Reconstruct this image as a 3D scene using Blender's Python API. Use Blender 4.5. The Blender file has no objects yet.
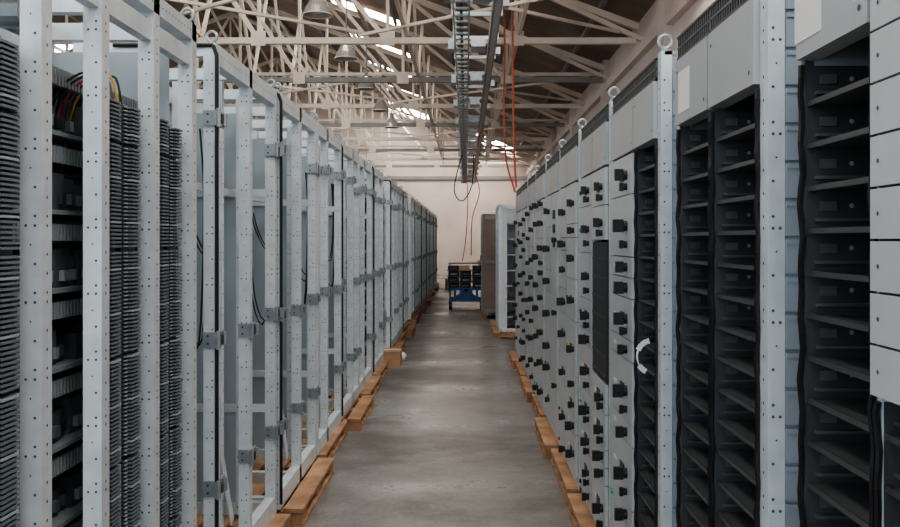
import bpy, bmesh, math, random
from mathutils import Vector, Matrix
random.seed(7)
scene = bpy.context.scene

# ---------------------------------------------------------------- materials
def mat(name, col, rough=0.5, metal=0.0, noise=0.0, nscale=8.0, bump=0.0, emis=None, estr=0.0, col2=None):
    m = bpy.data.materials.new(name); m.use_nodes = True
    nt = m.node_tree; b = nt.nodes['Principled BSDF']
    b.inputs['Roughness'].default_value = rough
    b.inputs['Metallic'].default_value = metal
    b.inputs['Base Color'].default_value = (*col, 1)
    if emis:
        b.inputs['Emission Color'].default_value = (*emis, 1)
        b.inputs['Emission Strength'].default_value = estr
    if noise > 0 or col2:
        tc = nt.nodes.new('ShaderNodeTexCoord')
        n = nt.nodes.new('ShaderNodeTexNoise'); n.inputs['Scale'].default_value = nscale
        n.inputs['Detail'].default_value = 5
        nt.links.new(tc.outputs['Object'], n.inputs['Vector'])
        r = nt.nodes.new('ShaderNodeValToRGB')
        c2 = col2 if col2 else tuple(c * (1 - noise) for c in col)
        r.color_ramp.elements[0].position = 0.35; r.color_ramp.elements[1].position = 0.65
        r.color_ramp.elements[0].color = (*c2, 1); r.color_ramp.elements[1].color = (*col, 1)
        nt.links.new(n.outputs['Fac'], r.inputs['Fac'])
        nt.links.new(r.outputs['Color'], b.inputs['Base Color'])
        if bump > 0:
            bp = nt.nodes.new('ShaderNodeBump'); bp.inputs['Strength'].default_value = bump
            nt.links.new(n.outputs['Fac'], bp.inputs['Height'])
            nt.links.new(bp.outputs['Normal'], b.inputs['Normal'])
    return m

M = {}
M['white'] = mat('white_paint', (0.56, 0.60, 0.63), 0.38, 0, 0.12, 3)
M['post'] = mat('galvanised_post', (0.62, 0.68, 0.715), 0.34, 0.15, 0.14, 14)
M['door'] = mat('door_grey', (0.375, 0.405, 0.425), 0.38, 0, 0.12, 2)
M['drawer'] = mat('drawer_grey', (0.47, 0.50, 0.52), 0.40, 0, 0.10, 2)
M['side'] = mat('side_bluegrey', (0.30, 0.35, 0.39), 0.45, 0.0, 0.15, 5)
M['inner'] = mat('inner_dark', (0.060, 0.066, 0.070), 0.5, 0.2, 0.2, 6)
M['shelf'] = mat('shelf_steel', (0.15, 0.16, 0.165), 0.38, 0.4, 0.2, 9)
M['lip'] = mat('shelf_lip', (0.085, 0.092, 0.096), 0.4, 0.4)
M['black'] = mat('black_rubber', (0.008, 0.008, 0.010), 0.45)
M['hole'] = mat('hole_dark', (0.07, 0.08, 0.09), 0.8)
M['panel'] = mat('inner_panel', (0.36, 0.425, 0.47), 0.5, 0.0, 0.15, 2)
M['metal'] = mat('zinc_metal', (0.36, 0.40, 0.43), 0.35, 0.6, 0.2, 20)
M['term'] = mat('terminal_grey', (0.08, 0.095, 0.11), 0.5, 0, 0.25, 30)
M['term2'] = mat('terminal_light', (0.14, 0.17, 0.195), 0.5)
M['comb'] = mat('comb_light', (0.32, 0.37, 0.40), 0.45)
M['unit'] = mat('device_grey', (0.10, 0.115, 0.13), 0.5)
M['wood'] = mat('pallet_wood', (0.44, 0.255, 0.14), 0.7, 0, 0, 7, 0.2, col2=(0.26, 0.14, 0.075))
M['truss'] = mat('truss_cream', (0.78, 0.68, 0.58), 0.6, 0, 0.18, 2)
M['beamgrey'] = mat('beam_grey', (0.26, 0.25, 0.24), 0.5, 0, 0.2, 3)
M['roof'] = mat('roof_boards', (0.31, 0.235, 0.19), 0.8, 0, 0, 1.2, 0.1, col2=(0.19, 0.14, 0.11))
M['wall'] = mat('wall_plaster', (0.70, 0.60, 0.54), 0.85, 0, 0, 0.8, 0.1, col2=(0.60, 0.50, 0.445))
M['tray'] = mat('tray_steel', (0.38, 0.41, 0.42), 0.4, 0.4, 0.2, 12)
M['red'] = mat('red_cable', (0.40, 0.08, 0.035), 0.5)
M['blue'] = mat('blue_paint', (0.025, 0.11, 0.27), 0.4)
M['darkbox'] = mat('dark_plastic', (0.022, 0.025, 0.03), 0.5)
M['card'] = mat('cardboard', (0.46, 0.28, 0.16), 0.8, 0, 0.15, 5)
M['brown'] = mat('brown_ply', (0.33, 0.265, 0.225), 0.7, 0, 0.2, 4)
M['plastic'] = mat('plastic_film', (0.70, 0.72, 0.73), 0.3, 0, 0.1, 12)
M['label'] = mat('label_white', (0.7, 0.7, 0.7), 0.6)
M['green'] = mat('indicator_green', (0.02, 0.35, 0.22), 0.3)
M['redl'] = mat('indicator_red', (0.5, 0.03, 0.02), 0.3)
M['yellow'] = mat('indicator_yellow', (0.6, 0.35, 0.03), 0.4)
M['sky'] = mat('skylight_and_fill_panel', (0.8, 0.85, 0.9), 0.4, emis=(1.0, 0.96, 0.90), estr=20.0)  # glow shared by the real skylights and the panels added to brighten
M['glass'] = mat('lamp_glass', (0.35, 0.32, 0.29), 0.2, 0.2)

# floor
fm = bpy.data.materials.new('concrete_floor'); fm.use_nodes = True
nt = fm.node_tree; b = nt.nodes['Principled BSDF']
tc = nt.nodes.new('ShaderNodeTexCoord')
mp = nt.nodes.new('ShaderNodeMapping'); mp.inputs['Scale'].default_value = (0.55, 0.8, 1)
n1 = nt.nodes.new('ShaderNodeTexNoise'); n1.inputs['Scale'].default_value = 1.1; n1.inputs['Detail'].default_value = 9; n1.inputs['Roughness'].default_value = 0.66
n2 = nt.nodes.new('ShaderNodeTexNoise'); n2.inputs['Scale'].default_value = 35; n2.inputs['Detail'].default_value = 4
nt.links.new(tc.outputs['Object'], mp.inputs['Vector'])
nt.links.new(mp.outputs['Vector'], n1.inputs['Vector']); nt.links.new(tc.outputs['Object'], n2.inputs['Vector'])
r1 = nt.nodes.new('ShaderNodeValToRGB')
r1.color_ramp.elements[0].position = 0.38; r1.color_ramp.elements[0].color = (0.125, 0.112, 0.103, 1)
r1.color_ramp.elements[1].position = 0.63; r1.color_ramp.elements[1].color = (0.29, 0.275, 0.26, 1)
nt.links.new(n1.outputs['Fac'], r1.inputs['Fac'])
mx = nt.nodes.new('ShaderNodeMixRGB'); mx.blend_type = 'MULTIPLY'; mx.inputs['Fac'].default_value = 0.55
nt.links.new(r1.outputs['Color'], mx.inputs['Color1'])
r3 = nt.nodes.new('ShaderNodeValToRGB')
r3.color_ramp.elements[0].position = 0.35; r3.color_ramp.elements[0].color = (0.55, 0.55, 0.55, 1)
r3.color_ramp.elements[1].position = 0.65; r3.color_ramp.elements[1].color = (1, 1, 1, 1)
nt.links.new(n2.outputs['Fac'], r3.inputs['Fac']); nt.links.new(r3.outputs['Color'], mx.inputs['Color2'])
nt.links.new(mx.outputs['Color'], b.inputs['Base Color'])
r2 = nt.nodes.new('ShaderNodeValToRGB')
r2.color_ramp.elements[0].position = 0.38; r2.color_ramp.elements[0].color = (0.5, 0.5, 0.5, 1)
r2.color_ramp.elements[1].position = 0.62; r2.color_ramp.elements[1].color = (0.24, 0.24, 0.24, 1)
nt.links.new(n1.outputs['Fac'], r2.inputs['Fac']); nt.links.new(r2.outputs['Color'], b.inputs['Roughness'])
bp = nt.nodes.new('ShaderNodeBump'); bp.inputs['Strength'].default_value = 0.10
nt.links.new(n2.outputs['Fac'], bp.inputs['Height']); nt.links.new(bp.outputs['Normal'], b.inputs['Normal'])

# ---------------------------------------------------------------- mesh builder
class MB:
    def __init__(s): s.v = []; s.f = []; s.m = []; s.used = []
    def mi(s, k):
        if k not in s.used: s.used.append(k)
        return s.used.index(k)
    def box(s, x0, x1, y0, y1, z0, z1, k):
        i = len(s.v)
        s.v += [(x0,y0,z0),(x1,y0,z0),(x1,y1,z0),(x0,y1,z0),(x0,y0,z1),(x1,y0,z1),(x1,y1,z1),(x0,y1,z1)]
        s.f += [(i,i+3,i+2,i+1),(i+4,i+5,i+6,i+7),(i,i+1,i+5,i+4),(i+1,i+2,i+6,i+5),(i+2,i+3,i+7,i+6),(i+3,i,i+4,i+7)]
        s.m += [s.mi(k)]*6
    def poly(s, pts, k):
        i = len(s.v); s.v += [tuple(p) for p in pts]; s.f.append(tuple(range(i, i+len(pts)))); s.m.append(s.mi(k))
    def _basis(s, p, q):
        d = (Vector(q)-Vector(p)); d.normalize()
        up = Vector((0,0,1)) if abs(d.z) < 0.9 else Vector((0,1,0))
        a = d.cross(up).normalized(); c = a.cross(d).normalized()
        return a, c
    def beam(s, p, q, w, h, k):
        a, c = s._basis(p, q); p = Vector(p); q = Vector(q); i = len(s.v)
        for o in (p, q):
            for sa, sc in ((-1,-1),(1,-1),(1,1),(-1,1)):
                s.v.append(tuple(o + a*sa*w/2 + c*sc*h/2))
        s.f += [(i+3,i+2,i+1,i),(i+4,i+5,i+6,i+7)]
        for j in range(4): s.f.append((i+j, i+(j+1)%4, i+4+(j+1)%4, i+4+j))
        s.m += [s.mi(k)]*6
    def cyl(s, p, q, r, k, n=10, r2=None):
        if r2 is None: r2 = r
        a, c = s._basis(p, q); p = Vector(p); q = Vector(q); i = len(s.v)
        for o, rr in ((p, r), (q, r2)):
            for j in range(n):
                t = 2*math.pi*j/n
                s.v.append(tuple(o + a*rr*math.cos(t) + c*rr*math.sin(t)))
        s.f.append(tuple(range(i+n-1, i-1, -1))); s.f.append(tuple(range(i+n, i+2*n)))
        s.m += [s.mi(k)]*2
        for j in range(n):
            s.f.append((i+j, i+(j+1)%n, i+n+(j+1)%n, i+n+j)); s.m.append(s.mi(k))
    def torus(s, c, R, r, k, n=16, m=8, axis='y'):
        i = len(s.v)
        for a in range(n):
            t = 2*math.pi*a/n
            for bb in range(m):
                u = 2*math.pi*bb/m
                rad = R + r*math.cos(u)
                if axis == 'y': s.v.append((c[0]+rad*math.cos(t), c[1]+r*math.sin(u), c[2]+rad*math.sin(t)))
                elif axis == 'x': s.v.append((c[0]+r*math.sin(u), c[1]+rad*math.cos(t), c[2]+rad*math.sin(t)))
                else: s.v.append((c[0]+rad*math.cos(t), c[1]+rad*math.sin(t), c[2]+r*math.sin(u)))
        for a in range(n):
            for bb in range(m):
                s.f.append((i+a*m+bb, i+((a+1)%n)*m+bb, i+((a+1)%n)*m+(bb+1)%m, i+a*m+(bb+1)%m)); s.m.append(s.mi(k))
    def lathe(s, c, prof, k, n=20):
        i = len(s.v)
        for (r, z) in prof:
            for j in range(n):
                t = 2*math.pi*j/n; s.v.append((c[0]+r*math.cos(t), c[1]+r*math.sin(t), c[2]+z))
        for a in range(len(prof)-1):
            for j in range(n):
                s.f.append((i+a*n+j, i+a*n+(j+1)%n, i+(a+1)*n+(j+1)%n, i+(a+1)*n+j)); s.m.append(s.mi(k))
    def tube(s, pts, r, k, n=6):
        for p, q in zip(pts[:-1], pts[1:]): s.cyl(p, q, r, k, n)
    def hex(s, c, r, axis, k='hole'):
        pts = []
        for j in range(6):
            t = math.pi*j/3
            if axis == 'x': pts.append((c[0], c[1]+r*math.cos(t), c[2]+r*math.sin(t)))
            else: pts.append((c[0]+r*math.cos(t), c[1], c[2]+r*math.sin(t)))
        s.poly(pts, k)
    def mesh(s, name):
        me = bpy.data.meshes.new(name); me.from_pydata(s.v, [], s.f)
        for k in s.used: me.materials.append(M[k])
        me.polygons.foreach_set('material_index', s.m); me.update()
        return me
    def obj(s, name, loc=(0,0,0), me=None):
        me = me or s.mesh(name)
        o = bpy.data.objects.new(name, me); o.location = loc
        scene.collection.objects.link(o); return o

def smooth(pts, n=6):
    out = []
    P = [Vector(p) for p in pts]
    P = [P[0]] + P + [P[-1]]
    for i in range(1, len(P)-2):
        for j in range(n):
            t = j/n; p0,p1,p2,p3 = P[i-1],P[i],P[i+1],P[i+2]
            out.append(0.5*((2*p1)+(-p0+p2)*t+(2*p0-5*p1+4*p2-p3)*t*t+(-p0+3*p1-3*p2+p3)*t**3))
    out.append(P[-2]); return out

# perforated post.  sx = +1: aisle is on +X (left row), -1: aisle on -X (right row)
def post(mb, xf, y, z0, z1, wx=0.05, wy=0.05, sx=1, holes=True, k='post', pitch=0.025):
    xb = xf - sx*wx
    mb.box(min(xf,xb), max(xf,xb), y, y+wy, z0, z1, k)
    if holes:
        n = int((z1-z0-0.06)/pitch)
        for i in range(n):
            z = z0+0.03+i*pitch
            g = i % 8
            if g in (0,1,3,5):
                mb.hex((xf+sx*0.0008, y+wy*0.5, z), 0.0040, 'x')
            if g in (0, 1, 4): mb.hex((xf-sx*wx*0.30, y-0.0008, z), 0.0036, 'y')
            if g in (0,): mb.hex((xf-sx*wx*0.72, y-0.0008, z), 0.0036, 'y')
            if g == 6: mb.hex((xf-sx*wx*0.5, y-0.0008, z), 0.0024, 'y')

def eyebolt(mb, x, y, z, k='metal', R=0.02):
    mb.cyl((x,y,z),(x,y,z+0.012),0.016,k,10)
    mb.torus((x,y,z+0.012+R), R, 0.006, k, 16, 8, 'y')

# ---------------------------------------------------------------- room shell
HX0, HX1, HY0, HY1 = -16.7, 2.7, -8.0, 38.0
EZ, RX, RZ = 4.9, -7.0, 8.4
def roofz(x): return EZ + (RZ-EZ)*(HX1-x)/(HX1-RX) if x > RX else EZ + (RZ-EZ)*(x-HX0)/(RX-HX0)

mb = MB(); mb.box(HX0, HX1, HY0, HY1, -0.1, 0, 'wall')
fl = mb.obj('floor'); fl.data.materials.clear(); fl.data.materials.append(fm)

mb = MB()
mb.box(HX1, HX1+0.3, HY0, HY1, 0, EZ, 'wall')
for y in range(0, 38, 5): mb.box(HX1-0.12, HX1, y+1.4, y+1.8, 0, EZ-0.02, 'wall')
mb.box(HX1-0.1, HX1, HY0, HY1, 4.3, 4.45, 'wall')
mb.obj('wall_right')
mb = MB()
mb.box(HX0-0.3, HX0, HY0, HY1, 0, 1.6, 'wall'); mb.box(HX0-0.3, HX0, HY0, HY1, 4.0, EZ, 'wall')
y = HY0
while y < HY1: mb.box(HX0-0.3, HX0, y, min(y+0.8,HY1), 1.6, 4.0, 'wall'); y += 4.4
mb.obj('wall_left')
mb = MB()
a, c2 = HY1, HY1+0.3
i0 = [(HX0,a,0),(HX1,a,0),(HX1,a,EZ),(RX,a,RZ),(HX0,a,EZ)]
i1 = [(x,c2,z) for x,_,z in i0]
mb.poly(i0[::-1],'wall'); mb.poly(i1,'wall')
for j in range(5): mb.poly([i0[j], i0[(j+1)%5], i1[(j+1)%5], i1[j]], 'wall')
mb.box(HX0, HX1, HY1-0.12, HY1, 4.12, 4.26, 'beamgrey')
mb.obj('wall_back')

mb = MB()
slots_main = [(-6,1.4),(-1,1.4),(4.5,1.2),(8.6,1.0)] + [(12.6+3.5*i, 0.9) for i in range(6)] + [(33.8,2.6)]  # evenly spaced slots are real; unseen near and wide end ones added for light
added_slots_left = [(-6,1.4),(-1,1.4),(4.5,1.2),(8.6,1.0)] + [(14+5*i, 0.8) for i in range(4)]  # this whole column is added to bring more light into the hall
added_slots_right = [(-6,1.4),(-1.0,1.2),(4.0,1.2),(7.6,1.7)]  # unseen openings added to light the aisle faces of the left row
cols = [(-11.9,-10.3,added_slots_left),(-3.1,-1.5,slots_main),(0.2,1.9,added_slots_right+[(34.8,1.6)])]  # far slot on the right is added to brighten the end wall
def roofquad(x0,x1,y0,y1,k):
    for o, flip in ((0,0),(0.06,1)):
        q = [(x0,y0,roofz(x0)+o),(x1,y0,roofz(x1)+o),(x1,y1,roofz(x1)+o),(x0,y1,roofz(x0)+o)]
        mb.poly(q[::-1] if not flip else q, k)
for (a,c2) in ((HX0-0.1,-11.9),(-10.3,RX),(RX,-3.1),(-1.5,0.2),(1.9,HX1+0.1)): roofquad(a, c2, HY0, HY1, 'roof')
for (a,c2,sl) in cols:
    yy = HY0
    for (ys, ln) in sl: roofquad(a, c2, yy, ys, 'roof'); yy = ys+ln
    roofquad(a, c2, yy, HY1, 'roof')
x = HX0+0.6
while x < HX1:
    z = roofz(x)-0.07; mb.box(x-0.03, x+0.03, HY0, HY1, z-0.05, z+0.03, 'beamgrey'); x += 1.21
mb.obj('ceiling')
mb = MB()
for (a,c2,sl) in cols:
    for (ys, ln) in sl:
        q = [(a,ys,roofz(a)+0.03),(c2,ys,roofz(c2)+0.03),(c2,ys+ln,roofz(c2)+0.03),(a,ys+ln,roofz(a)+0.03)]
        mb.poly(q[::-1],'sky')
        mb.beam(((a+c2)/2,ys,roofz((a+c2)/2)),((a+c2)/2,ys+ln,roofz((a+c2)/2)),0.04,0.04,'truss')
mb.obj('skylight_and_fill_glazing')  # real skylights together with the glowing panels added for light

# ---------------------------------------------------------------- trusses
BZ = 4.5
def truss(heavy):
    mb = MB()
    n = 10; xs = [HX0 + (HX1-HX0)*i/n for i in range(n+1)]
    k = 'beamgrey' if heavy else 'truss'
    mb.beam((HX0+0.02,0,BZ),(HX1-0.14,0,BZ),0.10,0.09,k)
    if heavy: mb.beam((HX0+0.02,0.28,BZ+0.16),(HX1-0.14,0.28,BZ+0.16),0.06,0.06,'truss')
    mb.beam((HX0+0.1,0,EZ-0.19),(RX,0,RZ-0.19),0.10,0.10,'truss')
    mb.beam((HX1-0.1,0,EZ-0.19),(RX,0,RZ-0.19),0.10,0.10,'truss')
    for i in range(1, n):
        zt = roofz(xs[i])-0.2
        mb.beam((xs[i],0,BZ),(xs[i],0,zt),0.05,0.05,'truss')
        c2 = i+1 if i >= n//2 else i-1
        mb.beam((xs[i],0.0,zt),(xs[c2],0.0,BZ),0.065,0.065,'truss')
        if i == n//2: mb.beam((xs[i],0.0,zt),(xs[i-1],0.0,BZ),0.06,0.06,'truss')
        mb.box(xs[i]-0.11, xs[i]+0.11, -0.06, -0.05, BZ-0.08, BZ+0.14, 'truss')
    return mb.mesh('roof_truss')
th, tl = truss(True), truss(False)
TY = [-4.0, 2.4, 6.8, 10.0, 13.2, 16.4, 19.6, 22.8, 26.0, 29.2, 32.4, 35.6]
for i, y in enumerate(TY): MB().obj('roof_truss', (0,y,0), me=(th if i % 2 == 1 else tl))
for X in (0.8, -0.9, -4.0):
    mb = MB()
    for a, c2 in zip(TY[2:-1], TY[3:]):
        zt = roofz(X)-0.25; my = (a+c2)/2
        mb.beam((X,a+0.08,BZ+0.1),(X,my,zt),0.05,0.05,'truss'); mb.beam((X,my,zt),(X,c2-0.08,BZ+0.1),0.05,0.05,'truss')
    mb.beam((X,TY[2],BZ+0.1),(X,TY[-1],BZ+0.1),0.05,0.05,'truss')
    mb.obj('roof_bracing')
# flat wind bracing crossing between the bottom chords
mb = MB()
for a, c2 in zip(TY[3:-1:2], TY[4::2]):
    for (x0,x1) in ((2.3,-1.6),(-1.6,-5.4),(-5.4,-9.3)):
        mb.beam((x0,a+0.08,BZ+0.07),(x1,c2-0.08,BZ+0.07),0.05,0.04,'truss'); mb.beam((x1,a+0.08,BZ+0.12),(x0,c2-0.08,BZ+0.12),0.05,0.04,'truss')
mb.obj('roof_bracing')

# ---------------------------------------------------------------- pendant lamps
mb = MB()
mb.cyl((0,0,0.36),(0,0,1.15),0.012,'beamgrey',8); mb.cyl((0,0,0.2),(0,0,0.36),0.06,'beamgrey',14)
mb.lathe((0,0,0),[(0.06,0.24),(0.09,0.2),(0.15,0.1),(0.19,0.0),(0.18,0.0),(0.14,0.09),(0.07,0.19)],'glass')
mb.torus((0,0,0.0),0.187,0.008,'truss',20,6,'z')
mb.lathe((0,0,0.02),[(0.0,0.0),(0.05,0.01),(0.06,0.05),(0.03,0.14)],'label',12)
lm = mb.mesh('pendant_lamp')
for y in (11.2, 13.9, 16.7, 19.5, 22.4): MB().obj('pendant_lamp', (-1.9, y, 4.38), me=lm)
mb = MB(); mb.beam((-1.9,9.9,5.56),(-1.9,26,5.56),0.05,0.06,'beamgrey'); mb.obj('lamp_support_rail')

# ---------------------------------------------------------------- hanging cable tray
mb = MB(); TZ = 3.7
Y0, Y1 = 3.0, 34.0
for x in (-0.12, 0.03): mb.box(x-0.008, x+0.008, Y0, Y1, TZ-0.03, TZ+0.05, 'tray')
y = Y0
while y < Y1: mb.box(-0.12, 0.03, y, y+0.05, TZ-0.02, TZ, 'tray'); y += 0.25
mb.box(-0.06,-0.03,Y0,Y1,TZ,TZ+0.03,'black')
mb.box(0.25, 0.34, Y0, Y1, TZ-0.02, TZ+0.07, 'beamgrey')
mb.box(0.27, 0.32, Y0, Y1, TZ-0.045, TZ-0.02, 'tray')
y = Y0+0.6; i = 0
while y < Y1:
    mb.box(-0.15, 0.37, y, y+0.04, TZ+0.07, TZ+0.11, 'tray')
    mb.cyl((-0.14,y+0.02,TZ+0.1),(-0.14,y+0.02,BZ+0.1),0.010,'tray',6); mb.cyl((0.36,y+0.02,TZ+0.1),(0.36,y+0.02,BZ+0.1),0.010,'tray',6)
    if i % 2 == 0:
        mb.box(0.06, 0.22, y-0.1, y+0.25, TZ-0.03, TZ+0.06, 'metal')
        mb.box(-0.20,-0.13,y-0.05,y+0.15,TZ-0.05,TZ+0.06,'metal')
        mb.box(0.345,0.40,y+0.3,y+0.42,TZ-0.03,TZ+0.05,'metal')
    y += 1.05; i += 1
mb.box(-0.15,-0.13,Y0,Y1,BZ+0.05,BZ+0.1,'tray'); mb.box(0.35,0.37,Y0,Y1,BZ+0.05,BZ+0.1,'tray')
mb.obj('cable_tray')

def cable(name, pts, r, k, n=8):
    mb = MB(); mb.tube(smooth(pts, n), r, k, 8); return mb.obj(name)
cable('hanging_cable', [(0.66,12.6,5.2),(0.67,12.5,4.0),(0.68,12.5,3.0),(0.70,12.5,2.5),(0.72,12.5,2.25)], 0.015, 'red')
cable('hanging_cable', [(0.56,12.9,5.2),(0.57,12.9,4.2),(0.56,12.9,3.4),(0.59,12.9,2.7),(0.72,12.8,2.2)], 0.014, 'red')
cable('power_cable', [(0.30,16.0,3.64),(0.16,16.2,2.9),(0.25,16.4,2.4),(0.12,16.6,1.9),(0.1,17,1.2)], 0.009, 'red')
cable('power_cable', [(-0.10,22,3.66),(-0.3,22.2,2.8),(-0.1,22.4,2.5),(0.15,22.4,2.9),(0.2,22,3.66)], 0.014, 'black')
cable('power_cable', [(0.0,25,3.66),(0.05,25,2.6),(0.0,25,1.6),(-0.1,25,0.9)], 0.012, 'red')

# ---------------------------------------------------------------- pallets
def pallet(L, W, seed=0):
    random.seed(seed); mb = MB()
    n = 5; bw = 0.105
    for i in range(n):
        x = i*(W-bw)/(n-1)
        d0, d1 = random.uniform(0,0.03), random.uniform(0,0.03)
        mb.box(x, x+bw, d0, L-d1, 0.073, 0.095, 'wood')
        if i in (0,2,4): mb.box(x, x+bw, 0.01, L-0.01, 0, 0.018, 'wood')
    for yb in (0.02, (L-0.12)/2, L-0.14): mb.box(0.006, W-0.006, yb, yb+0.12, 0.018, 0.073, 'wood')
    return mb.mesh('wooden_pallet')
PH = 0.095

# ---------------------------------------------------------------- left row
XL = -0.97; LT = 2.27
def hinge(mb, y, z, s=1.0):
    mb.box(XL, XL+0.010, y-0.03, y+0.09, z-0.03, z+0.03, 'metal')
    mb.cyl((XL+0.016,y-0.022,z-0.036),(XL+0.016,y-0.022,z+0.036),0.009,'metal',8)
    mb.cyl((XL+0.016,y+0.065,z-0.025),(XL+0.016,y+0.065,z+0.025),0.010,'metal',8)
    mb.box(XL+0.010, XL+0.022, y+0.008, y+0.03, z-0.018, z+0.018, 'inner')
    mb.box(XL-0.05, XL, y-0.010, y, z-0.03, z+0.03, 'metal')
    for s2 in (-0.015, 0.015): mb.hex((XL-0.03, y-0.0108, z+s2), 0.005, 'y', 'inner')

mb = MB()
D = 0.56
ya, yb = 1.25, 3.15
for y in (1.25, 1.62, 2.0, 2.33, 2.72, 3.10): post(mb, XL, y, PH, LT, sx=1, pitch=0.022)
for y in (1.25, 2.0, 2.72, 3.10): post(mb, XL-D+0.05, y, PH, LT, sx=1, pitch=0.03)
for x in (XL-0.05, XL-D): 
    mb.box(x, x+0.05, ya, yb, LT-0.06, LT, 'post'); mb.box(x, x+0.05, ya, yb, PH, PH+0.08, 'post')
    mb.box(x+0.008, x+0.042, ya, yb, LT-0.15, LT-0.09, 'post')
for y in (1.25, 2.0, 2.72, 3.10):
    mb.box(XL-D, XL, y+0.004, y+0.046, LT-0.06, LT, 'post'); mb.box(XL-D, XL, y+0.004, y+0.046, PH, PH+0.06, 'post')
for i in range(60):
    y = ya+0.03+i*0.031; mb.hex((XL+0.001, y, LT-0.03), 0.004, 'x')
mb.box(XL-D-0.005, XL-D, ya, yb, PH, LT-0.02, 'panel')
mb.box(XL-D, XL-0.09, 3.12, 3.126, PH, LT-0.10, 'panel')
def tstack(y0, y1, x0, z0, z1):
    z = z0; i = 0
    w = y1-y0
    mb.box(x0-0.064, x0-0.058, y0-0.008, y1+0.008, z0-0.03, z1+0.03, 'metal')
    mb.box(x0-0.056, x0-0.026, y0+0.004, y1-0.004, z0, z1, 'black')
    while z < z1:
        h = 0.0078
        mb.box(x0-0.058, x0-0.016, y0, y1, z, z+h, 'term')
        mb.box(x0-0.045, x0, y0+w*0.22, y0+w*0.78, z+0.001, z+h-0.001, 'term2' if i % 11 else 'comb')
        mb.box(x0-0.030, x0-0.010, y0+w*0.03, y0+w*0.14, z+0.002, z+h-0.002, 'comb')
        mb.box(x0-0.030, x0-0.010, y1-w*0.14, y1-w*0.03, z+0.002, z+h-0.002, 'comb')
        z += 0.0115; i += 1
        if i % 26 == 0: z += 0.008
for (a, c2, zt) in ((1.35,1.45,1.93),(1.48,1.58,1.93),(1.70,1.82,1.95),(1.84,1.965,1.93),(2.42,2.54,1.90),(2.57,2.69,1.89),(2.83,2.94,1.89),(2.97,3.07,1.88)):
    tstack(a, c2, XL-0.02, 0.25, zt)
random.seed(3)
z = 0.28
while z < 1.95:
    mb.box(XL-0.50, XL-0.14, 2.08, 3.06, z, z+0.012, 'comb')
    y = 2.10
    while y < 3.0:
        w = random.choice((0.05,0.07,0.09)); h = random.uniform(0.07,0.11); dx = random.uniform(0,0.04)
        mb.box(XL-0.46, XL-0.20+dx, y, y+w-0.006, z+0.012, z+0.012+h, random.choice(('unit','unit','term2')))
        mb.box(XL-0.20+dx, XL-0.185+dx, y+w*0.25, y+w*0.6, z+0.03, z+0.06, random.choice(('term2','term2','comb','inner')))
        for q in range(5): mb.box(XL-0.44+q*0.05, XL-0.41+q*0.05, y-0.004, y, z+0.02, z+h*random.uniform(0.4,0.9), random.choice(('term2','metal','inner','comb')))
        mb.box(XL-0.44, XL-0.24, y, y+w*0.5, z+0.012+h, z+0.03+h, 'term2')
        y += w
    zz = z+0.155
    mb.box(XL-0.46, XL-0.16, 2.08, 3.06, zz, zz+0.02, 'comb')
    for i in range(48): mb.box(XL-0.168, XL-0.152, 2.085+i*0.0203, 2.096+i*0.0203, zz-0.012, zz+0.034, 'comb')
    for i in range(20): mb.box(XL-0.44+i*0.014, XL-0.433+i*0.014, 2.072, 2.082, zz-0.01, zz+0.03, 'comb')
    mb.box(XL-0.40, XL-0.16, 2.07, 2.078, zz-0.045, zz-0.015, 'term2')
    z += 0.215
for (c, zc) in ((2.12,2.05),(2.2,2.1)): mb.cyl((XL-0.45,c,zc),(XL-0.1,c,zc),0.035,'metal',14)
for i in range(6):
    y = 2.45+0.03*i
    mb.tube(smooth([(XL-0.05,y,1.88),(XL-0.07,y,1.95+0.006*i),(XL-0.12,y+0.02,1.97),(XL-0.18,y,1.90),(XL-0.22,y,1.7)],4),0.0035,('black','black','redl','unit','yellow','black')[i],5)
for (x,y) in ((XL-0.025,2.02),(XL-0.025,3.125),(XL-D+0.025,3.125),(XL-D+0.025,2.745),(XL-D+0.025,2.4)): eyebolt(mb, x, y, LT, 'metal', 0.022)
mb.obj('terminal_block_rack')

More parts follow.
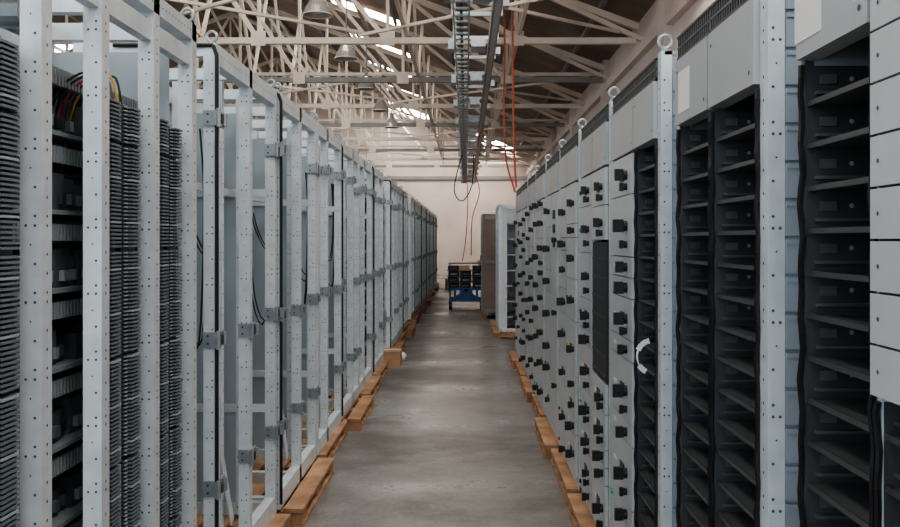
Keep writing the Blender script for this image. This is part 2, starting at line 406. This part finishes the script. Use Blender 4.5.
def frame_mesh(seed, L=1.10, dark=False, gasket=True, mid=0.53):
    random.seed(seed); mb = MB()
    kp = 'post'
    ys = [0, mid, L-0.05]
    for y in ys: post(mb, XL, y, PH, LT, wy=0.05, sx=1, k=kp)
    for y in (0, 0.5, L-0.05): post(mb, XL-D+0.05, y, PH, LT, sx=1, pitch=0.04)
    for x in (XL-0.05, XL-D):
        mb.box(x, x+0.05, 0.05, L-0.05, LT-0.08, LT, kp); mb.box(x, x+0.05, 0.05, L-0.05, PH, PH+0.09, kp)
    for i in range(int(L/0.04)): mb.hex((XL+0.001, 0.03+i*0.04, LT-0.04), 0.004, 'x')
    for y in (0, 0.5, L-0.05):
        mb.box(XL-D+0.05, XL-0.05, y+0.004, y+0.046, LT-0.05, LT, kp); mb.box(XL-D+0.05, XL-0.05, y+0.004, y+0.046, PH, PH+0.06, kp)
    pk = 'unit' if dark else 'panel'
    mb.box(XL-D-0.004, XL-D, 0.01, L-0.01, PH, LT-0.03, pk)
    mb.box(XL-D+0.05, XL-0.16, L-0.03, L-0.024, PH+0.06, LT-0.12, pk)
    mb.box(XL-0.165, XL-0.14, L-0.05, L-0.024, PH+0.06, LT-0.12, kp)
    mb.box(XL-0.34, XL-0.30, 0.5, 0.53, PH+0.06, LT-0.06, kp)
    post(mb, XL-0.10, mid+0.26, PH+0.09, LT-0.08, wx=0.03, wy=0.03, sx=1, pitch=0.03)
    post(mb, XL-0.08, mid-0.16, PH+0.09, LT-0.08, wx=0.035, wy=0.03, sx=1, pitch=0.03)
    for z in (0.62, 1.72):
        mb.box(XL-D+0.05, XL-0.05, L-0.045, L-0.03, z, z+0.04, kp)
    mb.box(XL-0.24, XL-0.21, 0.05, L-0.05, 1.72, 1.755, kp)
    mb.beam((XL-0.06,0.08,1.0),(XL-0.06,0.46,0.25),0.006,0.045,kp)
    for y in (0.0, mid, L-0.06):
        for z in (0.50, 1.13, 1.98):
            if random.random() < 0.8: hinge(mb, y, z+random.uniform(-0.04,0.04))
    if gasket:
        mb.tube([(XL+0.004,-0.006,PH+0.03),(XL+0.004,-0.006,LT-0.05),(XL-0.01,-0.006,LT-0.01),(XL-0.40,-0.006,LT-0.01)], 0.008, 'black', 6)
    if not dark:
        for i in range(4):
            y = 0.12+0.05*i; zt = 1.95; d = random.uniform(0.2,0.6)
            mb.tube(smooth([(XL-0.1,y,zt),(XL-0.09,y+0.02,zt-0.3),(XL-0.12,y+0.05,zt-d-0.3),(XL-0.2,y+0.1,zt-d-0.2),(XL-0.22,y+0.05,zt-0.3)],4),0.004,'black',5)
    else:
        z = 0.3
        while z < 2.0:
            mb.box(XL-0.5, XL-0.12, 0.06, L-0.08, z, z+0.05, 'darkbox'); mb.box(XL-0.14, XL-0.118, 0.06, L-0.08, z+0.06, z+0.09, 'comb'); z += 0.2
    for y in (0.03, L-0.03): eyebolt(mb, XL-0.025, y, LT, 'metal', 0.02)
    return mb.mesh('switchgear_frame')
fa, fb, fc, fd = frame_mesh(1), frame_mesh(2, gasket=False, mid=0.40), frame_mesh(5, mid=0.66), frame_mesh(9, dark=True)
pl = [pallet(1.08,0.66,i) for i in range(3)]
y = 3.42; k = 0
seq = [fa, fa, fb, fc, fb, fd, 'gap', fd, fb, fa, 'gap', fb, fc, fb, fa, fb, fd, fb, fa, fb, fc, fb, fa]
random.seed(21)
for s in seq:
    if s == 'gap': y += 0.9; continue
    MB().obj('switchgear_frame', (random.uniform(-0.01,0.01), y, 0), me=s)
    MB().obj('wooden_pallet', (-1.58+[0.02,0.07,0.0,0.09,0.04][k % 5], y+0.01, 0), me=pl[k % 3]); k += 1
    y += 1.14
for y in (1.16, 2.26): MB().obj('wooden_pallet', (-1.57, y, 0), me=pl[0])

# ---------------------------------------------------------------- right row
XR = 0.64; RT = 2.12; RD = 0.6; U = 0.08
def wavy(mb, y, z0, z1, x=XR):
    pts = []; z = z0; i = 0
    while z < z1:
        pts.append((x-0.004+0.002*math.sin(i*1.7), y+0.0035*math.sin(i*1.1), z)); z += 0.03; i += 1
    pts.append((x-0.004,y,z1)); mb.tube(pts, 0.006, 'black', 6)

def shelves(mb, y0, y1, z0, z1, step=U):
    mb.box(XR+0.40, XR+0.41, y0, y1, z0, z1, 'inner')
    mb.box(XR+0.005, XR+0.40, y1-0.006, y1, z0, z1, 'inner')
    mb.box(XR+0.005, XR+0.40, y0, y0+0.006, z0, z1, 'inner')
    z = z0; i = 0
    while z < z1-0.02:
        mb.box(XR+0.012, XR+0.40, y0+0.006, y1-0.006, z, z+0.003, 'shelf')
        mb.box(XR+0.006, XR+0.012, y0+0.006, y1-0.006, z-0.003, z+0.007, 'lip')
        mb.box(XR+0.02, XR+0.34, y1-0.018, y1-0.006, z+0.020, z+0.026, 'shelf')
        mb.box(XR+0.03, XR+0.06, y1-0.012, y1-0.006, z+0.040, z+0.058, 'shelf')
        mb.hex((XR+0.09, y1-0.0068, z+0.05), 0.005, 'y', 'comb'); mb.hex((XR+0.14, y1-0.0068, z+0.045), 0.004, 'y', 'comb')
        mb.box(XR+0.385, XR+0.40, (y0+y1)/2-0.05, (y0+y1)/2+0.05, z+0.025, z+0.055, 'lip')
        z += step; i += 1
    wavy(mb, y0+0.004, z0, z1); wavy(mb, y1-0.004, z0, z1)

def handle(mb, y, z, s=1.0):
    mb.cyl((XR-0.016,y,z),(XR-0.030,y,z),0.017*s,'black',10)
    mb.box(XR-0.056*s, XR-0.030, y-0.009, y+0.009, z-0.020*s, z+0.020*s, 'black')

def drawers(mb, y0, y1, z0, z1, unit=U, rnd=True, handles=True, big=False):
    z = z0
    mb.box(XR, XR+0.3, y0, y1, z0, z1, 'inner')
    hside = random.choice((0.18,0.22))
    while z < z1-0.03:
        n = (random.choice((1,2,3,3,4)) if big else random.choice((1,1,2,2,3))) if rnd else 1
        h = min(unit*n, z1-z)
        if z1-(z+h) < 0.05: h = z1-z
        mb.box(XR-0.016, XR-0.001, y0+0.004, y1-0.004, z+0.002, z+h-0.002, 'drawer')
        if handles:
            hz = z+h/2
            hy = y0+(y1-y0)*hside
            handle(mb, hy, hz, random.uniform(0.9,1.25))
            if h > 0.12:
                mb.box(XR-0.020, XR-0.016, y0+0.16, y0+0.24, hz-0.02, hz+0.02, 'darkbox')
                if not big: handle(mb, hy, z+h*0.2, 0.8)
            rr = random.random()
            if rr < 0.25: mb.cyl((XR-0.016,y1-0.07,hz),(XR-0.026,y1-0.07,hz),0.011,random.choice(('green','redl','yellow','black','black')),8)
            if rr > 0.5: mb.box(XR-0.0175, XR-0.016, y1-0.16, y1-0.10, hz-0.008, hz+0.008, 'label')
        else:
            mb.hex((XR-0.0168, y0+0.03, z+h*0.5), 0.004, 'x', 'hole'); mb.hex((XR-0.0168, y1-0.03, z+h*0.5), 0.004, 'x', 'hole')
        z += h

def grill(mb, y0, y1, z0, z1):
    mb.box(XR+0.004, XR+0.2, y0, y1, z0, z1, 'black')
    mb.box(XR-0.008, XR+0.004, y0, y1, z0, z0+0.008, 'inner'); mb.box(XR-0.008, XR+0.004, y0, y1, z1-0.008, z1, 'inner')
    n = int((y1-y0)/0.02)
    for i in range(n+1): mb.box(XR-0.006, XR+0.004, y0+i*0.02, y0+i*0.02+0.007, z0, z1, 'lip')
    mb.box(XR-0.007, XR+0.004, y0, y1, (z0+z1)/2-0.003, (z0+z1)/2+0.003, 'lip')

def cab(seed, y0, L, sections, posts=True, big=False):
    random.seed(seed); mb = MB()
    pw = 0.05 if posts else 0.01
    mb.box(XR+0.42, XR+RD, 0.0, L, PH, RT-0.01, 'side')
    mb.box(XR+0.037, XR+0.42, 0.004, 0.012, PH, RT-0.01, 'side'); mb.box(XR+0.02, XR+0.42, L-0.012, L-0.004, PH, RT-0.01, 'side')
    z = PH+0.05
    while z < RT-0.10:
        mb.box(XR+0.037, XR+RD, -0.006, 0.004, z+0.004, z+0.076, 'side'); mb.box(XR+0.037, XR+RD, -0.009, -0.006, z+0.066, z+0.076, 'side'); z += U
    mb.box(XR+0.012, XR+RD, 0.0, L, RT-0.012, RT, 'side')
    mb.box(XR+0.003, XR+RD, 0.0, L, PH, PH+0.055, 'white')
    if posts:
        post(mb, XR, 0, PH, RT, wx=0.036, wy=0.05, sx=-1)
        post(mb, XR, L-0.03, PH, RT, wx=0.036, wy=0.03, sx=-1, holes=False)
        eyebolt(mb, XR+0.018, 0.02, RT, 'metal', 0.022)
    yy = pw
    zb = PH+0.06; zd0 = 1.84; zd1 = RT-0.085
    for (kind, w) in sections:
        a, c2 = yy, yy+w
        if kind == 's': shelves(mb, a, c2, zb, zd0-0.01)
        elif kind == 'd': drawers(mb, a, c2, zb, zd0-0.01, big=big)
        elif kind == 'p':
            drawers(mb, a, c2, 1.26, RT-0.03, rnd=False, handles=False); shelves(mb, a, c2, zb, 1.25)
        elif kind == 'm':
            drawers(mb, a, c2, zb, 0.85); drawers(mb, a, c2, 1.5, zd0-0.01)
            mb.box(XR-0.012, XR+0.05, a, c2, 0.86, 1.49, 'darkbox')
            for i in range(7): mb.box(XR-0.016, XR-0.012, a+0.01, c2-0.01, 0.88+i*0.088, 0.888+i*0.088, 'inner')
        elif kind == 'D':
            mb.box(XR-0.016, XR+0.02, a+0.004, c2-0.004, zb, zd0-0.012, 'drawer')
            for z in (0.5,1.0,1.5): handle(mb, a+0.05, z, 0.9)
            for z in (1.45,1.55,1.65): mb.box(XR-0.022, XR-0.016, a+w*0.3, a+w*0.6, z, z+0.06, 'darkbox')
        if kind != 'p':
            mb.box(XR-0.014, XR+0.03, a+0.003, c2-0.003, zd0, zd1-0.004, 'door')
            mb.hex((XR-0.0148, a+0.03, zd0+0.03), 0.006, 'x'); mb.hex((XR-0.0148, c2-0.03, zd1-0.04), 0.006, 'x')
            if kind == 's' and c2 > 0.6: mb.box(XR-0.0155, XR-0.014, a+0.18, a+0.30, zd0+0.03, zd0+0.15, 'label')
            grill(mb, a, c2, zd1, RT-0.012)
        mb.box(XR+0.002, XR+0.03, c2-0.004, c2+0.012, zb, RT-0.09, 'white' if kind != 's' else 'lip')
        yy = c2+0.008
    return mb.mesh('switchgear_cabinet')

def place(me, y, dx=0): return MB().obj('switchgear_cabinet', (dx, y, 0), me=me)
place(cab(11, 0, 0.90, [('p',0.575),('s',0.30)], posts=False), 0.77)
place(cab(12, 0, 0.80, [('s',0.36),('s',0.35)]), 1.855)
place(cab(13, 0, 0.96, [('s',0.36),('d',0.50)]), 2.87)
place(cab(14, 0, 0.98, [('m',0.42),('d',0.46)]), 3.87)
mids = [cab(20+i, 0, 0.98, [('d',0.44),('d',0.44)], big=True) for i in range(3)] + [cab(30,0,0.98,[('D',0.44),('d',0.44)], big=True)]
y = 4.89
for i in range(6): place(mids[[0,3,1,2,0,3][i]], y, random.uniform(-0.008,0.0)); y += 1.02
mb = MB()
pts = [(XR-0.004-0.050*math.sin(t), 3.0, 1.10+0.055*math.cos(t)) for t in [0.15+i*0.2 for i in range(14)]]
for p, q in zip(pts[:-1], pts[1:]): mb.beam(p, q, 0.003, 0.018, 'label')
o = mb.obj('paper_tag')
pr = [pallet(1.0,0.70,8), pallet(0.98,0.68,9)]
y = 0.75; i = 0
while y < 11:
    MB().obj('wooden_pallet', (0.54+[0.03,0.0,0.06,0.02][i % 4], y, 0), me=pr[i % 2]); y += 1.045; i += 1

# ---------------------------------------------------------------- far right group
def farframe(L=0.95, W=0.7, H=2.05):
    mb = MB()
    for x in (0, W-0.05):
        for y in (0, L-0.05): mb.box(x, x+0.05, y, y+0.05, 0.095, H, 'post')
    for z in (0.095, H-0.05):
        for x in (0, W-0.05): mb.box(x, x+0.05, 0, L, z, z+0.05, 'post')
        for y in (0, L-0.05): mb.box(0, W, y, y+0.05, z, z+0.05, 'post')
    mb.box(0.05, 0.13, 0.02, 0.03, 0.12, H-0.05, 'white'); mb.box(0.30, 0.36, 0.02, 0.03, 0.12, H-0.05, 'white')
    mb.box(0.05, W-0.02, L-0.03, L-0.02, 0.12, H-0.05, 'white'); mb.box(W-0.02, W-0.01, 0, L, 0.12, H-0.05, 'white')
    z = 0.3
    while z < H-0.1: mb.box(0.04, W-0.05, 0.05, L-0.05, z, z+0.02, 'comb'); z += 0.24
    return mb.mesh('open_frame_cabinet')
ff = farframe()
MB().obj('open_frame_cabinet', (0.50, 13.4, 0), me=ff)
MB().obj('open_frame_cabinet', (0.52, 14.5, 0), me=ff)
for y in (13.3, 14.42): MB().obj('wooden_pallet', (0.42, y, 0), me=pr[0])
mb = MB()
mb.box(0,0.8,0,0.95,0.10,2.0,'brown')
mb.box(-0.012,0.0,0.02,0.47,0.14,1.95,'door'); mb.box(-0.012,0.0,0.49,0.93,0.14,1.95,'door')
for z in (0.12,1.05,1.9): mb.box(0.02,0.78,-0.012,0.0,z,z+0.06,'side')
for x in (0.0,0.74): mb.box(x,x+0.06,-0.015,0.0,0.10,2.0,'brown')
for z in (0.9,1.1): mb.box(-0.03,-0.012,0.42,0.45,z,z+0.1,'black')
for x in (0,0.36,0.72): mb.box(x,x+0.08,0,0.95,0,0.10,'wood')
cr = mb.mesh('closed_cabinet')
MB().obj('closed_cabinet', (0.31, 16.7, 0), me=cr)
for y in (18.0, 19.1, 20.2, 21.8, 23.6, 25.2): MB().obj('closed_cabinet', (0.50+(y*7%1)*0.05, y, 0), me=cr)

# ---------------------------------------------------------------- trolley
mb = MB(); random.seed(2)
for sx in (-0.34, 0.34): mb.beam((sx,0,0.18),(sx,0.8,0.18),0.05,0.05,'blue')
for y in (0.0,0.4,0.8): mb.beam((-0.36,y,0.2),(0.36,y,0.2),0.05,0.05,'blue')
mb.beam((-0.30,-0.02,0.2),(0.05,-0.02,0.46),0.03,0.06,'blue'); mb.beam((0.30,-0.02,0.2),(-0.05,-0.02,0.46),0.03,0.06,'blue')
mb.box(-0.14,0.14,-0.01,0.3,0.2,0.42,'blue')
for x in (-0.34,0.34):
    for y in (0.06,0.74):
        mb.cyl((x-0.03,y,0.08),(x+0.03,y,0.08),0.08,'black',16); mb.box(x-0.04,x+0.04,y-0.03,y+0.03,0.1,0.2,'metal')
mb.box(-0.40,0.40,0,0.8,0.42,0.46,'blue')
for x in (-0.24,0.24):
    for y in (0.03,0.77): mb.box(x-0.02,x+0.02,y-0.02,y+0.02,0.2,0.42,'blue')
for r in range(4):
    z = 0.46+r*0.125
    mb.box(-0.41,0.41,0.03,0.72,z,z+0.012,'unit')
    for c in range(3):
        if r == 3 and c == 1: continue
        x = -0.39+c*0.265+random.uniform(-0.01,0.01)
        mb.box(x,x+0.235,0.03+random.uniform(0,0.05),0.7,z+0.012,z+0.105,'darkbox'); mb.box(x+0.05,x+0.18,0.015,0.03,z+0.04,z+0.07,random.choice(('unit','side','term')))
mb.cyl((-0.4,0.82,0.98),(0.4,0.82,0.98),0.018,'metal',8)
for x in (-0.36,0.36): mb.cyl((x,0.82,0.2),(x,0.82,0.98),0.016,'metal',8)
mb.obj('equipment_trolley', (0.0, 18.8, 0))

def cbox(x,y,z,w,d,h,k,rot=0):
    mb = MB(); mb.box(0,w,0,d,0,h,k); mb.box(-0.002,w+0.002,d*0.44,d*0.56,h*0.75,h+0.002,'plastic')
    mb.box(-0.002,w+0.002,-0.002,d+0.002,h-0.02,h-0.014,'brown')
    o = mb.obj('cardboard_box',(x,y,z)); o.rotation_euler.z = rot; return o
cbox(-1.02, 10.36, 0, 0.24, 0.34, 0.18, 'card')
cbox(-0.62, 26.5, 0, 0.3, 0.5, 0.32, 'card', 0.05)
cbox(-0.5, 34.5, 0, 0.6, 0.6, 0.5, 'card', -0.1)
cbox(0.5, 34.5, 0, 0.7, 0.6, 0.7, 'brown', 0.1)
random.seed(4)
bm = bmesh.new(); bmesh.ops.create_icosphere(bm, subdivisions=3, radius=0.12)
for v in bm.verts:
    v.co *= 1+random.uniform(-0.10,0.10); v.co.z = max(v.co.z*0.6, -0.05)
me = bpy.data.meshes.new('plastic_bag'); bm.to_mesh(me); bm.free(); me.materials.append(M['plastic'])
for p in me.polygons: p.use_smooth = True
MB().obj('plastic_bag',(-0.86,10.9,0.05),me=me)

# ---------------------------------------------------------------- world
w = bpy.data.worlds.new('world'); scene.world = w; w.use_nodes = True
bg = w.node_tree.nodes['Background']; bg.inputs['Color'].default_value = (0.80,0.90,1.0,1); bg.inputs['Strength'].default_value = 2.5

# ---------------------------------------------------------------- camera
cd = bpy.data.cameras.new('camera'); cam = bpy.data.objects.new('camera', cd); scene.collection.objects.link(cam)
cam.location = (0,0,1.5); cam.rotation_euler = (math.pi/2,0,0)
cd.sensor_width = 36; cd.lens = 35; cd.shift_x = -16/900; cd.shift_y = -23.5/900; cd.clip_start = 0.05; cd.clip_end = 200
scene.camera = cam
scene.view_settings.view_transform = 'AgX'
scene.view_settings.look = 'AgX - Medium High Contrast'
scene.view_settings.exposure = 0.1
